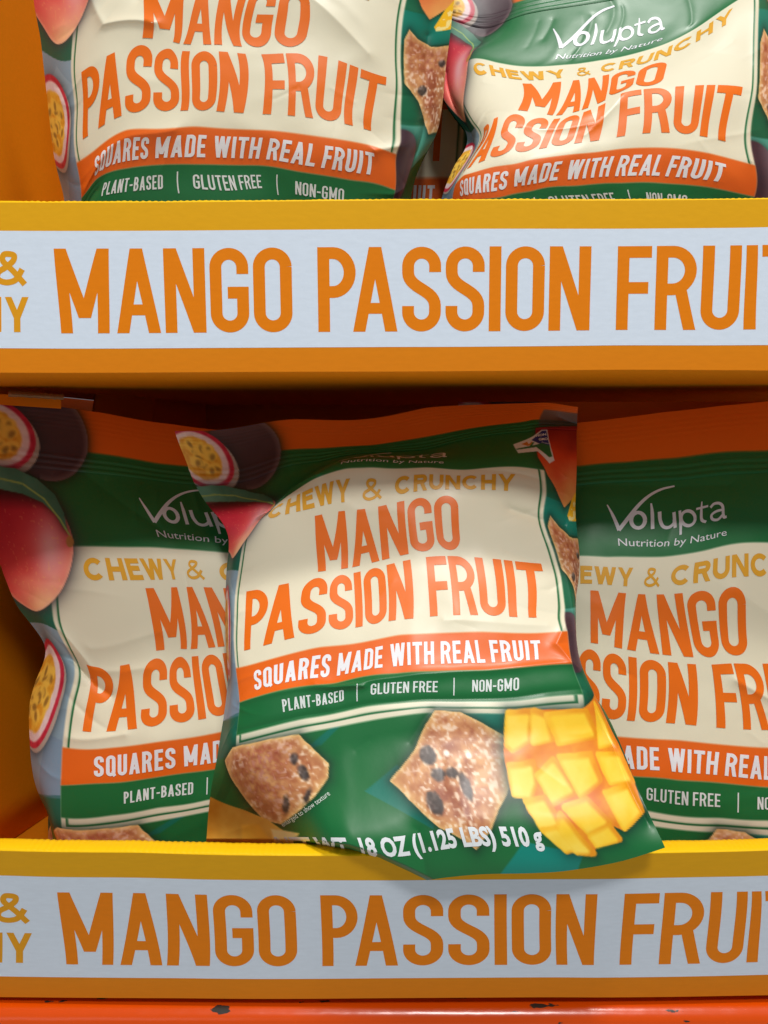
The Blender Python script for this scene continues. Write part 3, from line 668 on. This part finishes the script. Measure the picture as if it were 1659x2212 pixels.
GROUP = 'printed snack pouches standing in the shelf trays'
def bag(key, label, depth, base, creases=(), seed=0, step=1, noise=0.0012, back=0.05, parts=None):
    us, vs = uu[::step], vv[::step]
    Ug, Vg = np.meshgrid(us, vs)
    xy = FWD[key](np.stack([Ug, Vg], -1))
    x = Ug / 1000; y = Vg / 1210
    Y = depth(x, Vg, xy)
    pil = (1 - np.abs(2 * x - 1) ** 3) * np.clip(1 - np.abs(2 * y - 1) ** 5, 0, 1)
    nn = fbm(Ug.shape, 64 / step, 100 + seed, 2) - .5; n2 = fbm(Ug.shape, 24 / step, 200 + seed, 2) - .5
    fold = np.abs(fbm(Ug.shape, 90 / step, 300 + seed, 2) - .5) * 2
    Y = Y + (nn * 3.4 * noise + n2 * .25 * noise - np.exp(-(fold / .12) ** 2) * noise * .3) * (.25 + .75 * np.clip(pil, 0, 1))
    for pts, amp, wid in creases: Y = Y - ridge(Ug, Vg, pts, amp, wid)
    rng = np.random.default_rng(900 + seed)
    for i in range(26):
        side = rng.random() < .5; u0 = (rng.uniform(20, 150) if side else rng.uniform(850, 980)); v0 = rng.uniform(290, 1150)
        ln = rng.uniform(50, 190) * (1 if side else -1); sl = rng.uniform(-.5, .5)
        am = rng.uniform(.0004, .0013) * (1 if rng.random() < .6 else -1)
        ms = smooth(0, 1, 1 - np.clip(np.abs(Ug - u0 - ln * .35) / (abs(ln) * .75), 0, 1))
        Y = Y - ridge(Ug, Vg, [(u0, v0), (u0 + ln * .5, v0 + ln * sl * .5 + rng.uniform(-8, 8)), (u0 + ln, v0 + ln * sl)], am, rng.uniform(5, 11)) * ms
    for i in range(14):
        u0 = rng.uniform(200, 800); v0 = rng.uniform(300, 1150); an = rng.uniform(0, 3.14); ln = rng.uniform(30, 90)
        Y = Y - ridge(Ug, Vg, [(u0, v0), (u0 + ln * math.cos(an), v0 + ln * math.sin(an))], rng.uniform(-.0005, .0005), rng.uniform(4, 9))
    for i in range(16):
        u0 = rng.uniform(60, 940); v0 = rng.uniform(118, 150)
        Y = Y - ridge(Ug, Vg, [(u0, v0), (u0 + rng.uniform(-20, 20), v0 + rng.uniform(40, 130))], rng.uniform(-.0012, .0012), rng.uniform(7, 13))
    Y = Y - .0006 * np.sin(Vg / 1.25) * ((Vg > 5) & (Vg < 40)) * .25
    Gp = P(xy[..., 0], xy[..., 1], Y)
    du = np.gradient(Gp, axis=1); dv = np.gradient(Gp, axis=0)
    Nn = np.cross(dv, du); Nn = -Nn / (np.linalg.norm(Nn, axis=-1, keepdims=True) + 1e-12)
    view = Gp - np.array([0, 0, CAMZ])
    flip = np.sum(Nn * view, -1) > 0
    Nn[flip] *= -1
    root = empty('snack_pouch', tuple(base), label, 'snack bag', GROUP)
    cols = PR_LIN[::step, ::step]
    r0 = int(round(75 / (STEP * step))); r1 = int(round(1180 / (STEP * step)))
    sheet('top_seal', Gp[:r0 + 1], cols[:r0 + 1].reshape(-1, 3), M_FILM, root, Nn[:r0 + 1])
    sheet('front_panel', Gp[r0:r1 + 1], cols[r0:r1 + 1].reshape(-1, 3), M_FILM, root, Nn[r0:r1 + 1])
    sheet('bottom_seal', Gp[r1:], cols[r1:].reshape(-1, 3), M_FILM, root, Nn[r1:])
    # back panel: same seams, bulging the other way
    sb = slice(None, None, max(1, 8 // step))
    Gb = Gp[sb, sb]; xb, yb = x[sb, sb], y[sb, sb]
    if Gb.shape[1] * 1 and not np.allclose(xb[0, -1], 1): pass
    L0, L1 = Gb[:, :1], Gb[:, -1:]
    flat = L0 + (L1 - L0) * xb[..., None]
    pb = (1 - np.abs(2 * xb - 1) ** 3) * np.clip(1 - np.abs(2 * yb - 1) ** 5, 0, 1)
    Gb = flat.copy()
    Gb[..., 1] = np.maximum(flat[..., 1], Gp[sb, sb][..., 1] + .0015) + back * pb + .0008
    Gb[0, :, :] = Gp[0][sb]; Gb[0, :, 1] += .0006
    sheet('back_panel', Gb, lin((24, 100, 54)), M_FILM, root, flip=True)
    # zip: pressed ribs across the mouth
    z0, z1 = int(84 / (STEP * step)), int(118 / (STEP * step))
    zg = Gp[z0:z1 + 1] + Nn[z0:z1 + 1] * (0.0002 + 0.0007 * np.abs(np.sin((Vg[z0:z1 + 1] - 84) / 34 * math.pi * 3)))[..., None]
    sheet('zip_closure', zg, (cols[z0:z1 + 1] * .96).reshape(-1, 3), M_FILM, root)
    # lettering
    st = STEP * step
    for nm, ((V, T), col) in PRINT.items():
        if parts and nm not in parts: continue
        gu = np.clip(V[:, 0] / st, 0, Ug.shape[1] - 1.001); gv = np.clip(V[:, 1] / st, 0, Ug.shape[0] - 1.001)
        iu, iv = gu.astype(int), gv.astype(int); fu, fv = (gu - iu)[:, None], (gv - iv)[:, None]
        def bil(A): return (A[iv, iu] * (1 - fu) + A[iv, iu + 1] * fu) * (1 - fv) + (A[iv + 1, iu] * (1 - fu) + A[iv + 1, iu + 1] * fu) * fv
        n = bil(Nn); n /= np.linalg.norm(n, axis=1)[:, None]
        p = bil(Gp) + n * .00026
        mesh_obj(nm, p, T, lin(col), M_FILM, root, n)
    return root

def pillow(x, Vg, bulge, pu=2.6, pv=4):
    y = Vg / 1210
    return -bulge * (1 - np.abs(2 * x - 1) ** pu) * np.clip(1 - np.abs(2 * y - 1) ** pv, 0, 1)
def curve(Vg, pts):
    xs = [p[0] for p in pts]; ys = [p[1] for p in pts]
    t = np.arange(0, 1211, 5.0); c = np.interp(t, xs, ys)
    kern = np.exp(-(np.arange(-12, 13) / 6.0) ** 2); kern /= kern.sum()
    c = np.convolve(np.pad(c, 12, mode='edge'), kern, 'valid')
    return np.interp(Vg, t, c)

def d_left_low(x, V, xy=None): return curve(V, [(0, .675), (120, .665), (300, .632), (480, .612), (700, .592), (1210, .568)]) + pillow(x, V, .040)
def d_right_low(x, V, xy=None): return curve(V, [(0, .645), (120, .635), (300, .62), (520, .603), (900, .582), (1210, .565)]) + pillow(x, V, .042)
def d_centre(x, V, xy=None):
    base = curve(V, [(0, .635), (70, .632), (125, .625), (240, .600), (300, .592), (500, .572), (720, .538), (800, .524), (900, .510), (1000, .494), (1210, .462)])
    left = smooth(.30, .08, x) * smooth(900, 1130, V) * .040
    front = -smooth(.12, .34, x) * smooth(940, 1140, V) * .026
    flap = -smooth(.30, .0, x) * smooth(520, 250, V) * .030
    # where its lower left tucks behind the rim
    yb = np.interp(xy[..., 0], [560, 650, 700, 755, 820, 885, 950, 1010, 1100], [1817, 1819, 1821, 1829, 1849, 1878, 1910, 1940, 1990])
    tuck = smooth(-5, 22, xy[..., 1] - yb) * .050
    return base + pillow(x, V, .027, 3, 3) + left + front + flap + tuck
def d_left_top(x, V, xy=None): return curve(V, [(0, .63), (200, .605), (400, .60), (720, .596), (820, .60), (1210, .60)]) + pillow(x, V, .042)
def d_right_top(x, V, xy=None): return curve(V, [(0, .665), (120, .66), (290, .645), (330, .635), (530, .59), (720, .58), (1210, .59)]) + pillow(x, V, .036)

bag('left_low', 'snack pouch dented at its left edge, upright in the lower tray beside the tilted pouch', d_left_low, P(300, 2080, .58)[()],
    [([(150, 470), (190, 530), (300, 540)], .003, 20), ([(140, 545), (225, 590)], -.005, 18), ([(150, 690), (260, 680)], .002, 14), ([(30, 545), (140, 548)], -.004, 20), ([(200, 490), (330, 470)], .002, 12), ([(220, 120), (420, 260)], -.002, 26)], seed=1)
bag('centre_low', 'tilted snack pouch whose bottom corner hangs over the front of the lower tray', d_centre, P(930, 1890, .46)[()],
    [([(140, 795), (330, 800), (420, 812), (560, 800), (860, 790)], .003, 14), ([(330, 790), (430, 822)], .003, 10), ([(140, 872), (500, 876), (860, 868)], -.0022, 14), ([(780, 400), (860, 415), (930, 420)], -.005, 18), ([(180, 300), (120, 260)], .004, 22),
     ([(860, 400), (900, 700)], .002, 20), ([(480, 1110), (470, 1210)], -.004, 34), ([(930, 60), (1000, 90)], -.006, 30), ([(140, 280), (250, 240), (330, 270)], .004, 20), ([(860, 690), (830, 740), (870, 800)], .004, 16), ([(600, 680), (820, 690)], .0015, 22), ([(880, 880), (960, 1000), (985, 1150)], -.003, 14)], seed=2)
bag('right_low', 'upright snack pouch in the lower tray, cut off by the right picture edge', d_right_low, P(1450, 2080, .58)[()],
    [([(640, 380), (800, 480)], .003, 30), ([(620, 560), (720, 620), (820, 600)], .003, 18), ([(300, 120), (620, 140)], -.002, 30)], seed=3)
bag('left_top', 'snack pouch standing in the left of the upper tray, its top beyond the picture', d_left_top, P(500, 690, .58)[()],
    [([(180, 330), (230, 430), (330, 470)], .004, 16), ([(240, 300), (300, 400)], -.004, 24), ([(600, 340), (780, 480)], .0025, 30), ([(860, 690), (800, 720)], .004, 18), ([(160, 780), (260, 730), (400, 715)], .003, 22), ([(150, 860), (240, 830)], -.003, 20), ([(930, 420), (930, 700)], -.005, 24)], seed=4)
bag('right_top', 'slumped snack pouch in the upper tray, its green header leaning back', d_right_top, P(1330, 690, .58)[()],
    [([(140, 500), (210, 480), (330, 530)], -.002, 26), ([(230, 640), (330, 560), (520, 600), (620, 470)], .0016, 24), ([(500, 640), (560, 560)], .001, 16), ([(700, 300), (740, 420), (840, 470)], -.003, 60), ([(60, 300), (70, 560)], -.006, 22), ([(850, 300), (852, 700)], .003, 18)], seed=5)
bag('back_top', 'shaded snack pouch squeezed behind the gap between the two upper pouches', lambda x, V, xy: .685 + 0 * V + pillow(x, V, .03), P(640, 690, .66)[()], seed=6, step=2, parts=('title_lettering', 'banner_lettering', 'claim_lettering'))
bag('back_low_left', 'snack pouch hidden behind the dented pouch in the lower tray', lambda x, V, xy: .685 + 0 * V + pillow(x, V, .02), P(400, 2080, .66)[()], seed=7, step=2, parts=('claim_lettering',))
bag('back_low_right', 'snack pouch behind the rightmost lower pouch, only its dark orange top edge showing', lambda x, V, xy: .70 + 0 * V + pillow(x, V, .02), P(1420, 2080, .68)[()], seed=8, step=2, parts=('claim_lettering',))

# ------------------------------------------------------------------ shelf trays
SGN_W = [('MANGO', 120.5, 631), ('PASSION', 686.5, 1275.5), ('FRUIT', 1332.5, 1727)]
UP = [(121, 536, 115.5, 537), (121, 719, 127, 720), (438, 536, 435, 536), (438, 719, 440.5, 718.5), (686.5, 536, 685, 534), (686.5, 719, 688, 717), (1275.5, 536, 1278, 532), (1275.5, 719, 1273, 713.5),
      (1332.5, 536, 1335, 532), (1332.5, 719, 1330, 712.5), (1609, 536, 1614, 530), (1609, 719, 1604, 711.7), (0, 437, 0, 437.5), (852, 437, 852, 432.5), (1659, 437, 1659, 430), (0, 498, 0, 498.6), (852, 498, 852, 495.5), (1659, 498, 1659, 490.5),
      (0, 752, 0, 752), (852, 752, 852, 749), (1659, 752, 1659, 744.5), (0, 804, 0, 805), (852, 804, 852, 803), (1659, 804, 1659, 801)]
LO = [(121, 536, 123, 1928), (121, 719, 139, 2083), (438, 536, 440.5, 1933), (438, 719, 450, 2087), (686.5, 536, 691.5, 1934), (686.5, 719, 697, 2087), (1275.5, 536, 1290, 1932), (1275.5, 719, 1281, 2085),
      (1332.5, 536, 1350, 1931), (1332.5, 719, 1338, 2084), (1609, 536, 1627, 1926), (1609, 719, 1611, 2079), (0, 437, 0, 1838), (300, 437, 300, 1842), (852, 437, 852, 1849), (1400, 437, 1423, 1843), (1659, 437, 1659, 1837), (0, 498, 0, 1891), (411, 498, 411, 1899), (852, 498, 852, 1902), (1200, 498, 1218, 1899), (1659, 498, 1659, 1892),
      (0, 752, 0, 2109), (411, 752, 411, 2113), (852, 752, 852, 2113), (1200, 752, 1218, 2111), (1659, 752, 1659, 2105), (0, 804, 0, 2154), (852, 804, 852, 2156), (1659, 804, 1659, 2150)]
SIGN = Ink()
for wd_, a, b in SGN_W: write(SIGN, wd_, a, b, 536, 719, mx=18)
SIGN = SIGN.arrays()
SIGN2 = Ink(); write(SIGN2, 'CHEWY', -330, -28, 541, 616, WIDE, .18, .10, mx=18); write(SIGN2, '&', -12, 56, 541, 616, WIDE, .185, mx=18); write(SIGN2, 'CRUNCHY', -330, 61, 641, 717, WIDE, .18, .10, mx=18)
SIGN2 = SIGN2.arrays()
YEL, ORA = lin((232, 172, 22)), lin((226, 132, 16))
def tray(lms, Yf, label, zwall, zfull, rim):
    fw = TPS([(a, b) for a, b, _, _ in lms], [(c, d) for _, _, c, d in lms], 0.02)
    s = np.linspace(-420, 2880, 166); t = np.concatenate([np.linspace(437, 498, 9), np.linspace(498, 752, 26)[1:], np.linspace(752, 804, 8)[1:]])
    Sg, Tg = np.meshgrid(s, t)
    def at(q, off=0.0):
        xy = fw(q); Yq = Yf(q[..., 0], q[..., 1])
        return P(xy[..., 0], xy[..., 1], Yq - off)
    G = at(np.stack([Sg, Tg], -1))
    mid = G[-1].mean(0)
    root = empty('display_tray', (float(mid[0]), float(mid[1]) + .2, float(mid[2])), label, 'cardboard tray', 'cardboard display trays')
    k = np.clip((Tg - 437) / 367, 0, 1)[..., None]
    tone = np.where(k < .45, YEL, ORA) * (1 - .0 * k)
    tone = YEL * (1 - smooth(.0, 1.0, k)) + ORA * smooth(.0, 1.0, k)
    rng = np.random.default_rng(5)
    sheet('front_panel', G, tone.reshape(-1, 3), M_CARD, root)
    tb = np.linspace(498, 752, 26); Sb, Tb = np.meshgrid(s, tb)
    sheet('label_band', at(np.stack([Sb, Tb], -1), .00008), lin((221, 234, 250)), M_CARD, root)
    V, T = SIGN; mesh_obj('title_lettering', at(V, .00016), T, lin((236, 132, 8)), M_CARD, root)
    V, T = SIGN2; mesh_obj('slogan_lettering', at(V, .00016), T, lin((230, 160, 28)), M_CARD, root)
    # rolled rim: over the top edge, back and down inside
    s2 = np.linspace(-420, 2880, 900)
    top = at(np.stack([s2, np.full_like(s2, 437.0)], -1))
    wob = .00028 * np.sin(s2 / 13.5 * 2 * math.pi) * np.interp(s2, np.linspace(-420, 2880, 60), rng.random(60)) + np.interp(s2, np.linspace(-420, 2880, 120), (rng.random(120) - .5) * .0004)
    prof = [(0, 0), (.0003, .0007), (.0010, .0011), (.006, .0014), (rim * .8, .0012), (rim, .0008), (rim + .0008, -.001), (rim + .0008, -.03)]
    rows = []
    for dy, dz in prof:
        q = top.copy(); q[:, 1] += dy + (.008 if dz < -.02 else 0); q[:, 2] += dz + (wob if dz > 0 else 0); rows.append(q)
    sheet('folded_rim', np.array(rows), lin((246, 196, 10)), M_CARD, root, flip=True)
    # bottom board, chamfered corner walls, back wall
    zb = float(G[-1, :, 2].mean()); yb = float(G[-1, :, 1].mean()); th = .004
    xl, xr = float(G[-1, 0, 0]), float(G[-1, -1, 0])
    nx, ny = 40, 20
    foot = G[-1]
    yg = np.linspace(0, 1, ny)[:, None]
    base = np.zeros((ny, len(s), 3)); base[..., 0] = foot[:, 0]; base[..., 1] = foot[:, 1] * (1 - yg) + 1.2 * yg; base[..., 2] = foot[:, 2] * (1 - np.minimum(yg * 6, 1)) + zb * np.minimum(yg * 6, 1)
    sheet('base_board', base, lin((236, 152, 18)), M_CARD, root)
    base2 = base.copy(); base2[..., 2] += th; base2[..., 1] += .004
    sheet('floor_board', base2, lin((214, 122, 14)), M_CARD, root, flip=True)
    def wall(nm, a, b, z0, z1, notch=None):
        n = 60; w = np.zeros((12, n, 3)); q = np.linspace(0, 1, n)
        zt = np.full(n, z1) if notch is None else notch(q)
        w[..., 0] = a[0] + (b[0] - a[0]) * q; w[..., 1] = a[1] + (b[1] - a[1]) * q; w[..., 2] = z0 + (zt - z0) * np.linspace(0, 1, 12)[:, None]
        o = sheet(nm, w, lin((232, 138, 10)), M_CARD, root)
        md = o.modifiers.new('thickness', 'SOLIDIFY'); md.thickness = .003; md.offset = 0
    cx, cy = (-.268, .92)
    wall('corner_panel', (xl + .004, yb + .012), (cx, cy), zb + th + .001, zwall, (lambda q: np.where((q > .585) & (q < .76), zwall - .022, zwall)) if zwall < CAMZ + .2 else None)
    wall('side_panel', (cx - .002, cy + .004), (cx - .002, 1.195), zb + th + .001, zfull)
    wall('side_panel', (xl + .002, yb + .014), (xl + .002, 1.195), zb + th + .001, zfull)
    wall('side_panel', (xr - .004, yb + .01), (xr - .004, 1.195), zb + th + .001, zfull)
    wall('back_panel', (xl + .004, 1.198), (xr - .006, 1.198), zb + th + .001, zfull)
    return root, G
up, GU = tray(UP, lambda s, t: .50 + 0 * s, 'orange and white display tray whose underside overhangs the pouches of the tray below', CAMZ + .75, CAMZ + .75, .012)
ub = float(GU[-1, :, 2].mean())
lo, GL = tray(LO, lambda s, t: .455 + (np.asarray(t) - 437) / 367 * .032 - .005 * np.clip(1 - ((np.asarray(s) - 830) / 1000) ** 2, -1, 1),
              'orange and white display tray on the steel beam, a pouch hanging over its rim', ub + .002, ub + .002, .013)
# torn strip of the lower tray's corner, caught under the tray above
pts = P(np.linspace(18, 138, 30)[None].repeat(5, 0), np.array([[843], [846.5], [850], [853], [855]]) + np.linspace(0, 8, 30)[None] + np.random.default_rng(3).random((5, 30)) * 2.4, np.array([[.668], [.663], [.660], [.662], [.666]]))
o = sheet('torn_flap', pts, lin((158, 128, 96)), M_KRAFT, lo); o['label'] = 'torn brown cardboard edge'
tabp = P(np.linspace(-80, 132, 12)[None].repeat(3, 0), np.array([[850.], [862.], [873.]]) + np.linspace(-4, 10, 12)[None], np.array([[.672], [.671], [.670]]) + np.zeros((3, 12)))
o = sheet('corner_tab', tabp, lin((226, 128, 14)), M_CARD, lo)

# ------------------------------------------------------------------ rack beam
zb = float(GL[-1, :, 2].min()) - .0035
prof = []
yf = float(GL[-1, :, 1].min()) - .004
for a in np.linspace(90, 180, 10): prof.append((yf + .011 + .011 * math.cos(R(a)), zb - .011 + .011 * math.sin(R(a))))
prof = [(.98, zb), (.75, zb)] + prof + [(yf, zb - .05), (yf + .001, zb - .10), (yf + .02, zb - .102), (.98, zb - .102)]
X = np.linspace(-.8, .8, 60)
Gm = np.zeros((len(prof), len(X), 3)); Gm[..., 0] = X
Gm[..., 1] = np.array([p[0] for p in prof])[:, None]; Gm[..., 2] = np.array([p[1] for p in prof])[:, None]
b = empty('rack_beam', (0, yf + .2, zb - .10), 'glossy orange red steel rack beam with dark paint chips under the lower tray', 'shelf beam')
sheet('beam_face', Gm, (1, 1, 1), M_PAINT, b)
